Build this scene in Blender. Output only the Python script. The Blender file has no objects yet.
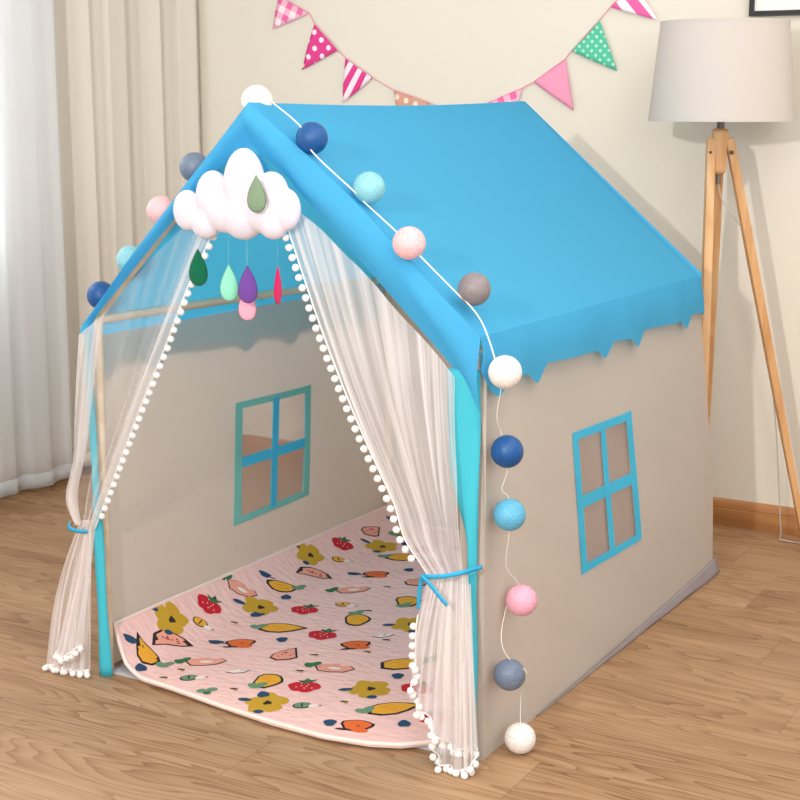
import bpy, bmesh, math, random
from mathutils import Vector, Matrix, noise
random.seed(7)
S = bpy.context.scene
C = S.collection
PI = math.pi

# ------------------------------------------------------------------ camera
cd = bpy.data.cameras.new('camera'); cam = bpy.data.objects.new('camera', cd); C.objects.link(cam)
cam.location = (2.24393, -2.49277, 1.29918)
cam.rotation_euler = (PI/2 - 0.197306, 0, 0.520699)
cd.sensor_width = 36; cd.lens = 1480.13*36/800; cd.clip_start = 0.05
S.camera = cam

# ------------------------------------------------------------------ world, lights, exposure
w = bpy.data.worlds.new('world'); S.world = w; w.use_nodes = True
bg = w.node_tree.nodes['Background']
bg.inputs[0].default_value = (0.98, 0.985, 1.0, 1); bg.inputs[1].default_value = 0.90

def light(name, kind, loc, target, energy, color, size=None, size_y=None, spread=None):
    ld = bpy.data.lights.new(name, kind); o = bpy.data.objects.new(name, ld); C.objects.link(o)
    o.location = loc
    d = Vector(target) - Vector(loc)
    o.rotation_euler = d.to_track_quat('-Z', 'Y').to_euler()
    ld.energy = energy; ld.color = color
    if kind == 'AREA':
        ld.shape = 'RECTANGLE' if size_y else 'SQUARE'; ld.size = size
        if size_y: ld.size_y = size_y
        if spread: ld.spread = spread
    elif size is not None: ld.shadow_soft_size = size
    return o
# studio lamp standing to the left of the photographer, above head height
light('key_light', 'AREA', (1.25, -3.2, 2.0), (0.55, 1.2, 0.95), 55, (1.0, 0.975, 0.95), 0.10)
# big soft fill added overhead to brighten the roof, no known lamp there
light('overhead_fill_light', 'AREA', (1.75, 0.1, 2.55), (0.8, 0.7, 0.9), 26, (1.0, 0.98, 0.96), 2.2, 1.6)
# second, softer studio lamp on the right
light('soft_light_right', 'AREA', (3.2, -2.2, 1.9), (0.35, 0.7, 0.4), 19, (1.0, 0.975, 0.95), 0.7)
# daylight through the window on the left
light('window_daylight', 'AREA', (-1.55, 0.2, 1.5), (0.4, 0.6, 0.5), 36, (0.92, 0.96, 1.0), 1.6, 1.4)

vs = S.view_settings
vs.view_transform = 'Standard'; vs.look = 'None'; vs.gamma = 1.0; vs.use_curve_mapping = False
vs.exposure = 0.20
S.cycles.transparent_max_bounces = 24
S.cycles.max_bounces = 8

# ------------------------------------------------------------------ helpers
def lin(c):
    f = lambda v: v/12.92 if v <= 0.04045 else ((v+0.055)/1.055)**2.4
    return (f(c[0]/255), f(c[1]/255), f(c[2]/255), 1)

def empty(name, loc=(0, 0, 0)):
    o = bpy.data.objects.new(name, None); C.objects.link(o); o.location = loc
    o.empty_display_size = 0.05
    return o

def tag(o, label=None, cat=None, group=None, kind=None):
    if label: o['label'] = label
    if cat: o['category'] = cat
    if group: o['group'] = group
    if kind: o['kind'] = kind
    return o

def mk(name, verts, faces, mat, parent=None, uvs=None, smooth=True, mats=None, fmat=None):
    me = bpy.data.meshes.new(name)
    me.from_pydata([tuple(v) for v in verts], [], faces)
    for m in (mats or [mat]): me.materials.append(m)
    if fmat: me.polygons.foreach_set('material_index', fmat)
    if uvs:
        l = me.uv_layers.new(name='UVMap')
        for p in me.polygons:
            for li in p.loop_indices: l.data[li].uv = uvs[me.loops[li].vertex_index]
    if smooth: me.polygons.foreach_set('use_smooth', [True]*len(me.polygons))
    me.update()
    o = bpy.data.objects.new(name, me); C.objects.link(o)
    if parent:
        o.parent = parent
        wl = Vector((0, 0, 0)); p = parent
        while p: wl += p.location; p = p.parent
        if wl.length > 0:
            for v in me.vertices: v.co -= wl
    return o

def solid(o, t, offset=0.0):
    m = o.modifiers.new('thickness', 'SOLIDIFY'); m.thickness = t; m.offset = offset
    return o

class MB:
    def __init__(s): s.v = []; s.f = []; s.m = []; s.cur = 0
    def add(s, vs_, fs_):
        n = len(s.v); s.v += [tuple(v) for v in vs_]; s.f += [tuple(i+n for i in f) for f in fs_]; s.m += [s.cur]*len(fs_)
    def box(s, a, b):
        (x0, y0, z0), (x1, y1, z1) = a, b
        s.add([(x0,y0,z0),(x1,y0,z0),(x1,y1,z0),(x0,y1,z0),(x0,y0,z1),(x1,y0,z1),(x1,y1,z1),(x0,y1,z1)],
              [(0,3,2,1),(4,5,6,7),(0,1,5,4),(1,2,6,5),(2,3,7,6),(3,0,4,7)])
    def tube(s, pts, r, n=8, cap=True):
        pts = [Vector(p) for p in pts]; rs = r if isinstance(r, (list, tuple)) else [r]*len(pts)
        vv = []; ff = []
        up = Vector((0, 0, 1))
        t0 = (pts[1]-pts[0]).normalized()
        a = t0.cross(up if abs(t0.dot(up)) < .95 else Vector((1, 0, 0))).normalized()
        for i, p in enumerate(pts):
            t = (pts[min(i+1, len(pts)-1)] - pts[max(i-1, 0)]).normalized()
            a = (a - t*a.dot(t)).normalized(); b = t.cross(a)
            for k in range(n):
                an = 2*PI*k/n
                vv.append(p + (a*math.cos(an) + b*math.sin(an))*rs[i])
        for i in range(len(pts)-1):
            for k in range(n):
                k2 = (k+1) % n
                ff.append((i*n+k, i*n+k2, (i+1)*n+k2, (i+1)*n+k))
        if cap: ff += [tuple(range(n-1, -1, -1)), tuple((len(pts)-1)*n+k for k in range(n))]
        s.add(vv, ff)
    def lathe(s, prof, c, n=48, capb=True, capt=True):
        vv = []; ff = []
        for (r, z) in prof:
            for k in range(n): vv.append((c[0]+r*math.cos(2*PI*k/n), c[1]+r*math.sin(2*PI*k/n), c[2]+z))
        for i in range(len(prof)-1):
            for k in range(n):
                k2 = (k+1) % n; ff.append((i*n+k, i*n+k2, (i+1)*n+k2, (i+1)*n+k))
        if capb: ff.append(tuple(range(n-1, -1, -1)))
        if capt: ff.append(tuple((len(prof)-1)*n+k for k in range(n)))
        s.add(vv, ff)
    def ball(s, c, r, nu=16, nv=10, sc=(1, 1, 1)):
        vv = [(c[0], c[1], c[2]+r*sc[2])]; ff = []
        for i in range(1, nv):
            th = PI*i/nv
            for k in range(nu):
                ph = 2*PI*k/nu
                vv.append((c[0]+r*sc[0]*math.sin(th)*math.cos(ph), c[1]+r*sc[1]*math.sin(th)*math.sin(ph), c[2]+r*sc[2]*math.cos(th)))
        vv.append((c[0], c[1], c[2]-r*sc[2])); L = len(vv)-1
        for k in range(nu): ff.append((0, 1+k, 1+(k+1) % nu))
        for i in range(nv-2):
            for k in range(nu):
                a = 1+i*nu+k; b = 1+i*nu+(k+1) % nu
                ff.append((a, a+nu, b+nu, b))
        for k in range(nu): ff.append((L, 1+(nv-2)*nu+(k+1) % nu, 1+(nv-2)*nu+k))
        s.add(vv, ff)
    def build(s, name, mat, parent=None, smooth=False, mats=None):
        return mk(name, s.v, s.f, mat, parent, smooth=smooth, mats=mats, fmat=s.m if mats else None)

def sm(o, ang=35):
    o.data.polygons.foreach_set('use_smooth', [True]*len(o.data.polygons))
    try: o.data.set_sharp_from_angle(angle=math.radians(ang))
    except Exception: pass
    return o

def bevel(o, w_, seg=2):
    m = o.modifiers.new('bevel', 'BEVEL'); m.width = w_; m.segments = seg; m.limit_method = 'ANGLE'
    return o

def spline(pts, n):
    """Catmull-Rom through pts, n samples evenly in parameter"""
    P = [Vector(p) for p in pts]; P = [P[0]*2-P[1]] + P + [P[-1]*2-P[-2]]
    out = []; seg = len(P)-3
    for i in range(n):
        t = i/(n-1)*seg; k = min(int(t), seg-1); t -= k
        a, b, c, d = P[k:k+4]
        out.append(0.5*((2*b) + (c-a)*t + (2*a-5*b+4*c-d)*t*t + (3*b-a-3*c+d)*t**3))
    return out

def sp1(pts, t):
    """piecewise smooth lookup: pts is list of vectors, t in 0..1"""
    P = [Vector(p) for p in pts]; P = [P[0]*2-P[1]] + P + [P[-1]*2-P[-2]]
    seg = len(P)-3; t = max(0, min(1, t))*seg; k = min(int(t), seg-1); t -= k
    a, b, c, d = P[k:k+4]
    return 0.5*((2*b) + (c-a)*t + (2*a-5*b+4*c-d)*t*t + (3*b-a-3*c+d)*t**3)

def grid(name, fn, nu, nv, mat, parent=None, thick=None, us=None, vs_=None, skip=None):
    us = us or [i/nu for i in range(nu+1)]; vs_ = vs_ or [j/nv for j in range(nv+1)]
    verts = []; uvs = []; faces = []
    for v in vs_:
        for u in us: verts.append(fn(u, v)); uvs.append((u, v))
    n = len(us)
    for j in range(len(vs_)-1):
        for i in range(n-1):
            if skip and skip((us[i]+us[i+1])/2, (vs_[j]+vs_[j+1])/2): continue
            faces.append((j*n+i, j*n+i+1, (j+1)*n+i+1, (j+1)*n+i))
    o = mk(name, verts, faces, mat, parent, uvs=uvs)
    if thick: solid(o, thick)
    return o

# ------------------------------------------------------------------ materials
def newmat(name):
    m = bpy.data.materials.new(name); m.use_nodes = True; nt = m.node_tree
    for n in list(nt.nodes): nt.nodes.remove(n)
    out = nt.nodes.new('ShaderNodeOutputMaterial')
    return m, nt, out
def N(nt, t, **kw):
    n = nt.nodes.new(t)
    for k, v in kw.items():
        if k.startswith('i_'):
            key = k[2:]; key = int(key) if key.isdigit() else key.replace('_', ' ')
            n.inputs[key].default_value = v
        else: setattr(n, k, v)
    return n
def L(nt, a, b): nt.links.new(a, b)

def plain(name, rgb, rough=0.6, metal=0.0, bump=0.0, bscale=200, var=0.0, sheen=0.0, spec=0.4):
    m, nt, out = newmat(name)
    p = N(nt, 'ShaderNodeBsdfPrincipled'); col = lin(rgb)
    p.inputs['Base Color'].default_value = col; p.inputs['Roughness'].default_value = rough
    p.inputs['Metallic'].default_value = metal; p.inputs['Specular IOR Level'].default_value = spec
    p.inputs['Sheen Weight'].default_value = sheen
    L(nt, p.outputs[0], out.inputs[0])
    tc = N(nt, 'ShaderNodeTexCoord')
    if bump:
        n = N(nt, 'ShaderNodeTexNoise'); n.inputs['Scale'].default_value = bscale; n.inputs['Detail'].default_value = 3
        L(nt, tc.outputs['Object'], n.inputs['Vector'])
        b = N(nt, 'ShaderNodeBump'); b.inputs['Strength'].default_value = bump; b.inputs['Distance'].default_value = 0.002
        L(nt, n.outputs[0], b.inputs['Height']); L(nt, b.outputs[0], p.inputs['Normal'])
    if var:
        n2 = N(nt, 'ShaderNodeTexNoise'); n2.inputs['Scale'].default_value = 6; n2.inputs['Detail'].default_value = 3
        L(nt, tc.outputs['Object'], n2.inputs['Vector'])
        mx = N(nt, 'ShaderNodeMix', data_type='RGBA')
        mx.inputs[6].default_value = tuple(c*(1-var) for c in col[:3])+(1,); mx.inputs[7].default_value = tuple(min(1, c*(1+var)) for c in col[:3])+(1,)
        L(nt, n2.outputs[0], mx.inputs[0]); L(nt, mx.outputs[2], p.inputs['Base Color'])
    return m

def cloth(name, rgb, transl=0.25, trgb=None, bump=0.25, wscale=5.0, weave=900, opacity=1.0, sheen=0.0):
    """woven fabric: diffuse + light passing through, soft wrinkles in the normal"""
    m, nt, out = newmat(name)
    d = N(nt, 'ShaderNodeBsdfPrincipled'); d.inputs['Base Color'].default_value = lin(rgb); d.inputs['Roughness'].default_value = 0.85
    d.inputs['Specular IOR Level'].default_value = 0.15; d.inputs['Sheen Weight'].default_value = sheen
    t = N(nt, 'ShaderNodeBsdfTranslucent'); t.inputs[0].default_value = lin(trgb or rgb)
    mx = N(nt, 'ShaderNodeMixShader'); mx.inputs[0].default_value = transl
    L(nt, d.outputs[0], mx.inputs[1]); L(nt, t.outputs[0], mx.inputs[2])
    tc = N(nt, 'ShaderNodeTexCoord')
    n1 = N(nt, 'ShaderNodeTexNoise'); n1.inputs['Scale'].default_value = wscale; n1.inputs['Detail'].default_value = 3; n1.inputs['Distortion'].default_value = 0.6
    n2 = N(nt, 'ShaderNodeTexNoise'); n2.inputs['Scale'].default_value = weave; n2.inputs['Detail'].default_value = 1
    L(nt, tc.outputs['Object'], n1.inputs['Vector']); L(nt, tc.outputs['Object'], n2.inputs['Vector'])
    b1 = N(nt, 'ShaderNodeBump'); b1.inputs['Strength'].default_value = bump; b1.inputs['Distance'].default_value = 0.02
    b2 = N(nt, 'ShaderNodeBump'); b2.inputs['Strength'].default_value = 0.15; b2.inputs['Distance'].default_value = 0.0005
    L(nt, n1.outputs[0], b1.inputs['Height']); L(nt, n2.outputs[0], b2.inputs['Height']); L(nt, b1.outputs[0], b2.inputs['Normal'])
    L(nt, b2.outputs[0], d.inputs['Normal'])
    last = mx
    if opacity < 1:
        tr = N(nt, 'ShaderNodeBsdfTransparent'); m2 = N(nt, 'ShaderNodeMixShader'); m2.inputs[0].default_value = opacity
        L(nt, tr.outputs[0], m2.inputs[1]); L(nt, mx.outputs[0], m2.inputs[2]); last = m2
    L(nt, last.outputs[0], out.inputs[0])
    return m

def netmat(name, rgb, lo, hi, us=40.0, vs_=1.5, transl=0.4, prof=False):
    """fine tulle: partly see-through, pleats gathered along U make denser streaks"""
    m, nt, out = newmat(name)
    d = N(nt, 'ShaderNodeBsdfDiffuse'); d.inputs[0].default_value = lin(rgb)
    t = N(nt, 'ShaderNodeBsdfTranslucent'); t.inputs[0].default_value = lin(rgb)
    mx = N(nt, 'ShaderNodeMixShader'); mx.inputs[0].default_value = transl
    L(nt, d.outputs[0], mx.inputs[1]); L(nt, t.outputs[0], mx.inputs[2])
    uv = N(nt, 'ShaderNodeUVMap'); uv.uv_map = 'UVMap'
    mp = N(nt, 'ShaderNodeMapping'); mp.inputs['Scale'].default_value = (us, vs_, 1)
    L(nt, uv.outputs[0], mp.inputs[0])
    n = N(nt, 'ShaderNodeTexNoise'); n.inputs['Scale'].default_value = 1; n.inputs['Detail'].default_value = 3
    L(nt, mp.outputs[0], n.inputs['Vector'])
    mr = N(nt, 'ShaderNodeMapRange'); mr.inputs[1].default_value = 0.42; mr.inputs[2].default_value = 0.60
    mr.inputs[3].default_value = lo; mr.inputs[4].default_value = hi
    L(nt, n.outputs[0], mr.inputs[0])
    res_ = mr.outputs[0]
    if prof:   # the cloth is gathered towards its two edges
        sp = N(nt, 'ShaderNodeSeparateXYZ'); L(nt, uv.outputs[0], sp.inputs[0])
        cr = N(nt, 'ShaderNodeValToRGB'); e = cr.color_ramp.elements
        e[0].position = .16; e[0].color = (1, 1, 1, 1); e[1].position = .95; e[1].color = (1, 1, 1, 1)
        for p_, c_ in ((.26, .35), (.70, .30), (.84, .9)): q = e.new(p_); q.color = (c_, c_, c_, 1)
        L(nt, sp.outputs[0], cr.inputs[0])
        g = N(nt, 'ShaderNodeMath', operation='GREATER_THAN'); L(nt, sp.outputs[1], g.inputs[0]); g.inputs[1].default_value = .97
        mxm = N(nt, 'ShaderNodeMath', operation='MAXIMUM'); L(nt, cr.outputs[0], mxm.inputs[0]); L(nt, g.outputs[0], mxm.inputs[1])
        mu = N(nt, 'ShaderNodeMath', operation='MULTIPLY'); L(nt, mxm.outputs[0], mu.inputs[0]); L(nt, mr.outputs[0], mu.inputs[1]); res_ = mu.outputs[0]
    tr = N(nt, 'ShaderNodeBsdfTransparent'); m2 = N(nt, 'ShaderNodeMixShader')
    L(nt, res_, m2.inputs[0]); L(nt, tr.outputs[0], m2.inputs[1]); L(nt, mx.outputs[0], m2.inputs[2])
    L(nt, m2.outputs[0], out.inputs[0])
    return m

def wood(name, c0, c1, c2, axis=2, scale=1.0, rough=0.5):
    m, nt, out = newmat(name)
    p = N(nt, 'ShaderNodeBsdfPrincipled'); p.inputs['Roughness'].default_value = rough
    tc = N(nt, 'ShaderNodeTexCoord'); mp = N(nt, 'ShaderNodeMapping')
    s = [30*scale]*3; s[axis] = 2.0*scale; mp.inputs['Scale'].default_value = s
    L(nt, tc.outputs['Object'], mp.inputs[0])
    n = N(nt, 'ShaderNodeTexNoise'); n.inputs['Scale'].default_value = 1; n.inputs['Detail'].default_value = 6; n.inputs['Distortion'].default_value = .6
    L(nt, mp.outputs[0], n.inputs['Vector'])
    cr = N(nt, 'ShaderNodeValToRGB'); e = cr.color_ramp.elements
    e[0].position = .3; e[0].color = lin(c0); e[1].position = .72; e[1].color = lin(c2)
    x = e.new(.5); x.color = lin(c1)
    L(nt, n.outputs[0], cr.inputs[0]); L(nt, cr.outputs[0], p.inputs['Base Color']); L(nt, p.outputs[0], out.inputs[0])
    return m

def floor_material():
    m, nt, out = newmat('oak_planks')
    p = N(nt, 'ShaderNodeBsdfPrincipled'); p.inputs['Roughness'].default_value = 0.48; p.inputs['Specular IOR Level'].default_value = 0.35
    L(nt, p.outputs[0], out.inputs[0])
    tc = N(nt, 'ShaderNodeTexCoord'); sep = N(nt, 'ShaderNodeSeparateXYZ'); L(nt, tc.outputs['Object'], sep.inputs[0])
    def M(op, a, b=None, c=None):
        n = N(nt, 'ShaderNodeMath', operation=op)
        for i, v in enumerate((a, b, c)):
            if v is None: continue
            if isinstance(v, (int, float)): n.inputs[i].default_value = v
            else: L(nt, v, n.inputs[i])
        return n.outputs[0]
    X, Y = sep.outputs[0], sep.outputs[1]
    row = M('DIVIDE', M('SUBTRACT', Y, 0.80), 0.185); rid = M('FLOOR', row); fy = M('FRACT', row)
    colx = M('DIVIDE', M('SUBTRACT', M('SUBTRACT', X, 1.335), M('MULTIPLY', rid, 0.5255)), 1.2); cid = M('FLOOR', colx); fx = M('FRACT', colx)
    wn = N(nt, 'ShaderNodeTexWhiteNoise', noise_dimensions='2D'); cb = N(nt, 'ShaderNodeCombineXYZ')
    L(nt, rid, cb.inputs[0]); L(nt, cid, cb.inputs[1]); L(nt, cb.outputs[0], wn.inputs['Vector'])
    rnd = wn.outputs['Value']
    # cathedral grain
    v1 = N(nt, 'ShaderNodeCombineXYZ')
    L(nt, M('ADD', M('MULTIPLY', X, 1.1), M('MULTIPLY', rnd, 37.0)), v1.inputs[0]); L(nt, M('ADD', M('MULTIPLY', Y, 8.0), M('MULTIPLY', rnd, 11.0)), v1.inputs[1]); L(nt, M('MULTIPLY', rnd, 9.0), v1.inputs[2])
    n1 = N(nt, 'ShaderNodeTexNoise'); n1.inputs['Scale'].default_value = 1.0; n1.inputs['Detail'].default_value = 2.5; n1.inputs['Roughness'].default_value = .45; n1.inputs['Distortion'].default_value = 0.25
    L(nt, v1.outputs[0], n1.inputs['Vector'])
    ring = M('FRACT', M('MULTIPLY', n1.outputs[0], 17.0))
    ring = M('POWER', ring, 2.6)
    # fibres
    v2 = N(nt, 'ShaderNodeCombineXYZ'); L(nt, M('ADD', M('MULTIPLY', X, 4.0), M('MULTIPLY', rnd, 50.0)), v2.inputs[0]); L(nt, M('MULTIPLY', Y, 95.0), v2.inputs[1])
    n2 = N(nt, 'ShaderNodeTexNoise'); n2.inputs['Scale'].default_value = 1.0; n2.inputs['Detail'].default_value = 4; L(nt, v2.outputs[0], n2.inputs['Vector'])
    v3 = N(nt, 'ShaderNodeCombineXYZ'); L(nt, M('ADD', M('MULTIPLY', X, 1.6), M('MULTIPLY', rnd, 20.0)), v3.inputs[0]); L(nt, M('MULTIPLY', Y, 11.0), v3.inputs[1])
    n3 = N(nt, 'ShaderNodeTexNoise'); n3.inputs['Scale'].default_value = 1.0; n3.inputs['Detail'].default_value = 5; L(nt, v3.outputs[0], n3.inputs['Vector'])
    t = M('ADD', M('MULTIPLY', n2.outputs[0], 0.34), M('ADD', M('MULTIPLY', n3.outputs[0], 0.60), M('MULTIPLY', ring, 0.26)))
    t = M('ADD', t, M('MULTIPLY', M('SUBTRACT', rnd, 0.5), 0.16))
    cr = N(nt, 'ShaderNodeValToRGB'); e = cr.color_ramp.elements
    e[0].position = .30; e[0].color = lin((186, 151, 116)); e[1].position = .86; e[1].color = lin((124, 88, 60))
    x = e.new(.52); x.color = lin((168, 132, 98))
    x = e.new(.68); x.color = lin((150, 113, 80))
    L(nt, t, cr.inputs[0])
    # joints
    ey = M('MINIMUM', fy, M('SUBTRACT', 1.0, fy)); ex = M('MINIMUM', fx, M('SUBTRACT', 1.0, fx))
    g = M('MAXIMUM', M('LESS_THAN', ey, 0.006), M('LESS_THAN', ex, 0.0011))
    mx = N(nt, 'ShaderNodeMix', data_type='RGBA'); L(nt, M('MULTIPLY', g, 0.40), mx.inputs[0]); L(nt, cr.outputs[0], mx.inputs[6]); mx.inputs[7].default_value = lin((104, 72, 48))
    L(nt, mx.outputs[2], p.inputs['Base Color'])
    b = N(nt, 'ShaderNodeBump'); b.inputs['Strength'].default_value = .25; b.inputs['Distance'].default_value = .001
    L(nt, M('SUBTRACT', 1.0, M('ADD', M('MULTIPLY', g, 1.0), M('MULTIPLY', t, .35))), b.inputs['Height']); L(nt, b.outputs[0], p.inputs['Normal'])
    return m

m_floor = floor_material()
m_wall = plain('cream_wall', (230, 224, 210), 0.9, bump=0.25, bscale=420, spec=0.1)
m_ceil = plain('ceiling_white', (240, 238, 232), 0.9)
m_base = wood('oak_baseboard', (150, 98, 52), (170, 115, 66), (190, 135, 84), axis=0, scale=1.0)
m_lampwood = wood('beech_wood', (196, 142, 88), (217, 166, 112), (232, 188, 138), axis=2, scale=.9, rough=.45)
m_pole = wood('pine_pole', (214, 190, 160), (225, 203, 174), (234, 216, 190), axis=1, scale=.8)
m_blue = cloth('sky_blue_cloth', (92, 192, 240), 0.44, (82, 208, 248), bump=0.18, wscale=4)
m_grey = cloth('greige_cloth', (212, 200, 188), 0.34, (232, 218, 202), bump=0.20, wscale=3.5)
m_hem = cloth('grey_hem_cloth', (158, 148, 150), 0.05, bump=0.4, wscale=14)
m_ground = cloth('tent_floor_cloth', (186, 186, 188), 0.05, bump=0.5, wscale=14)
m_strip = plain('turquoise_strip', (72, 186, 204), 0.8, bump=.2, bscale=300, spec=.1)
m_ribbon = plain('blue_ribbon', (58, 172, 216), 0.7, spec=.2)
m_net = netmat('white_tulle', (250, 242, 240), 0.38, 0.86, 17, 0.55, 0.35)
m_net2 = netmat('white_tulle_fine', (250, 242, 240), 0.38, 0.78, 14, 0.7, 0.35, prof=True)
m_trim = cloth('turquoise_trim', (84, 206, 240), 0.25, bump=.1)
m_border_glow = plain('border_lit_through', (126, 198, 186), .9, spec=.1)  # teal stands in for light passing through the blue window border
m_winnet = cloth('window_mesh', (205, 182, 170), 0.3, opacity=0.50)
m_pom = plain('white_pompom', (250, 246, 242), 0.95, bump=.8, bscale=500, sheen=.4)
m_tape = plain('white_tape', (248, 242, 238), 0.9)
m_cloudw = plain('white_plush', (226, 220, 232), 0.95, bump=.35, bscale=320, sheen=.25, spec=.1)
m_beige = cloth('beige_linen', (244, 237, 226), 0.28, bump=0.05, wscale=3, weave=500)
m_sheer = cloth('white_voile', (243, 245, 247), 0.5, bump=0.05, opacity=0.80, weave=500)
m_shade = cloth('linen_shade', (220, 210, 202), 0.15, bump=0.02, weave=380)
m_metal = plain('brushed_metal', (120, 112, 104), 0.35, metal=.9)
m_black = plain('black_frame', (38, 38, 42), 0.4)
m_paper = plain('white_paper', (240, 240, 238), 0.7)
m_cord = plain('clear_cord', (232, 228, 214), 0.5)
m_thread = plain('thread', (238, 236, 232), 0.7)
m_wframe = plain('window_frame_white', (238, 238, 236), 0.45)
m_backing = plain('frame_backing', (120, 100, 80), .8)

# ------------------------------------------------------------------ room
def slab(name, a, b, mat, kind='structure'):
    mb = MB(); mb.box(a, b); o = mb.build(name, mat); tag(o, kind=kind); return o
slab('floor', (-1.55, -3.6, -0.03), (4.2, 2.06, 0.0), m_floor)
slab('ceiling', (-1.55, -3.6, 2.75), (4.2, 2.06, 2.8), m_ceil)
slab('wall_back', (-1.55, 1.92, 0.0), (4.2, 2.06, 2.75), m_wall)
# left wall with the window opening
mb = MB()
wy0, wy1, wz0, wz1 = -0.9, 1.35, 0.85, 2.35
mb.box((-1.55, -3.6, 0), (-1.42, wy0, 2.75)); mb.box((-1.55, wy1, 0), (-1.42, 1.92, 2.75))
mb.box((-1.55, wy0, 0), (-1.42, wy1, wz0)); mb.box((-1.55, wy0, wz1), (-1.42, wy1, 2.75))
tag(mb.build('wall_left', m_wall), kind='structure')
mb = MB()
for y in (wy0, (wy0+wy1)/2-.025, wy1-.05): mb.box((-1.51, y, wz0), (-1.46, y+.05, wz1))
for z in (wz0, wz1-.05): mb.box((-1.51, wy0, z), (-1.46, wy1, z+.05))
tag(mb.build('window_1', m_wframe), kind='structure')
m_glass, nt, out = newmat('window_glass')
gl = N(nt, 'ShaderNodeBsdfTransparent'); gg = N(nt, 'ShaderNodeBsdfGlossy'); gg.inputs['Roughness'].default_value = .02
mxs = N(nt, 'ShaderNodeMixShader'); mxs.inputs[0].default_value = .06
L(nt, gl.outputs[0], mxs.inputs[1]); L(nt, gg.outputs[0], mxs.inputs[2]); L(nt, mxs.outputs[0], out.inputs[0])
mb = MB(); mb.box((-1.488, wy0+.04, wz0+.04), (-1.483, wy1-.04, wz1-.04)); mb.build('window_pane', m_glass, bpy.data.objects['window_1'])
# baseboards with a moulded top
def baseboard(name, p0, p1, nrm):
    prof = [(0.0, 0.0), (0.016, 0.0), (0.016, 0.052), (0.014, 0.056), (0.015, 0.060), (0.013, 0.068), (0.010, 0.078), (0.004, 0.083), (0.0, 0.084)]
    vv = []
    for p in (p0, p1):
        for (d, z) in prof: vv.append((p[0]+nrm[0]*d, p[1]+nrm[1]*d, z))
    n = len(prof); ff = [(i, i+1, n+i+1, n+i) for i in range(n-1)] + [tuple(range(n)), tuple(range(2*n-1, n-1, -1))]
    o = mk(name, vv, ff, m_base, smooth=False); tag(o, kind='structure')
baseboard('baseboard_back', (-1.42, 1.92), (4.2, 1.92), (0, -1))
baseboard('baseboard_left', (-1.42, -3.6), (-1.42, 1.904), (1, 0))

# ------------------------------------------------------------------ long room curtains along the left wall
def drape(name, path, z0, z1, period, amp, mat, label, phase=0.0, sharp=5.0):
    L_ = [0]; P = [Vector((p[0], p[1], 0)) for p in path]
    for a, b in zip(P, P[1:]): L_.append(L_[-1]+(b-a).length)
    tot = L_[-1]
    def fn(u, v):
        s = u*tot; k = 0
        while k < len(L_)-2 and L_[k+1] < s: k += 1
        q = P[k].lerp(P[k+1], (s-L_[k])/(L_[k+1]-L_[k])); t = (P[k+1]-P[k]).normalized(); nr = Vector((t.y, -t.x, 0))
        ph = 2*PI*(s/period)+phase + 0.25*math.sin(s*7.3)
        c = 0.5+0.5*math.cos(ph)
        d = -amp*(c**sharp) + amp*.22*math.sin(ph*.5+1)
        d += 0.010*math.sin(ph*1.0+2.1)*(1-v) + .006*noise.noise(Vector((s*5, v*2, 3)))
        z = z0+(z1-z0)*v
        if v == 0: z += .004*math.sin(ph*.5)
        q2 = q + nr*d + t*(0.25*amp*math.sin(2*ph)*c)
        return (q2.x, q2.y, z)
    n = int(tot/period*28)
    root = empty(name, (P[0].x, P[0].y, z0)); tag(root, label, 'curtain')
    o = grid('curtain_panel', fn, n, 24, mat, root); solid(o, .0012)
    mb = MB(); pts = [fn(i/n, 0.0) for i in range(n+1)]; pts = [(a, b, c+.012) for a, b, c in pts]
    ring = grid('hem', lambda u, v: tuple(Vector(fn(u, 0.0))+Vector((0.0012 if v else .0012, 0, 0.0005+v*.05))), n, 1, mat, root)
    solid(ring, .001)
    return root
drape('linen_curtain', [(-1.335, 1.00), (-1.27, 1.45), (-1.16, 1.78), (-1.085, 1.895)], 0.03, 2.7, 0.142, 0.045, m_beige, 'tall opaque beige curtain in soft folds in the corner behind the tent', phase=2.0)
drape('sheer_curtain', [(-1.26, -0.9), (-1.245, 0.4), (-1.205, 1.26)], 0.03, 2.7, 0.155, 0.035, m_sheer, 'tall white sheer curtain hanging at the far left in front of the window', phase=2.6, sharp=1.6)

# ------------------------------------------------------------------ picture on the wall
pf = empty('picture_frame', (0.905, 1.92, 1.555)); tag(pf, 'thin black picture frame hung above the floor lamp, only its lower corner in view', 'picture frame')
mb = MB(); x0, x1, z0, z1, y0, y1 = 0.905, 1.425, 1.552, 2.20, 1.895, 1.918; fw_ = .014
mb.box((x0, y0, z0), (x1, y1, z0+fw_)); mb.box((x0, y0, z1-fw_), (x1, y1, z1)); mb.box((x0, y0, z0+fw_), (x0+fw_, y1, z1-fw_)); mb.box((x1-fw_, y0, z0+fw_), (x1, y1, z1-fw_))
mb.build('frame', m_black, pf)
mb = MB(); mb.box((x0+fw_, 1.905, z0+fw_), (x1-fw_, 1.912, z1-fw_)); mb.build('white_mount', m_paper, pf)

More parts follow.
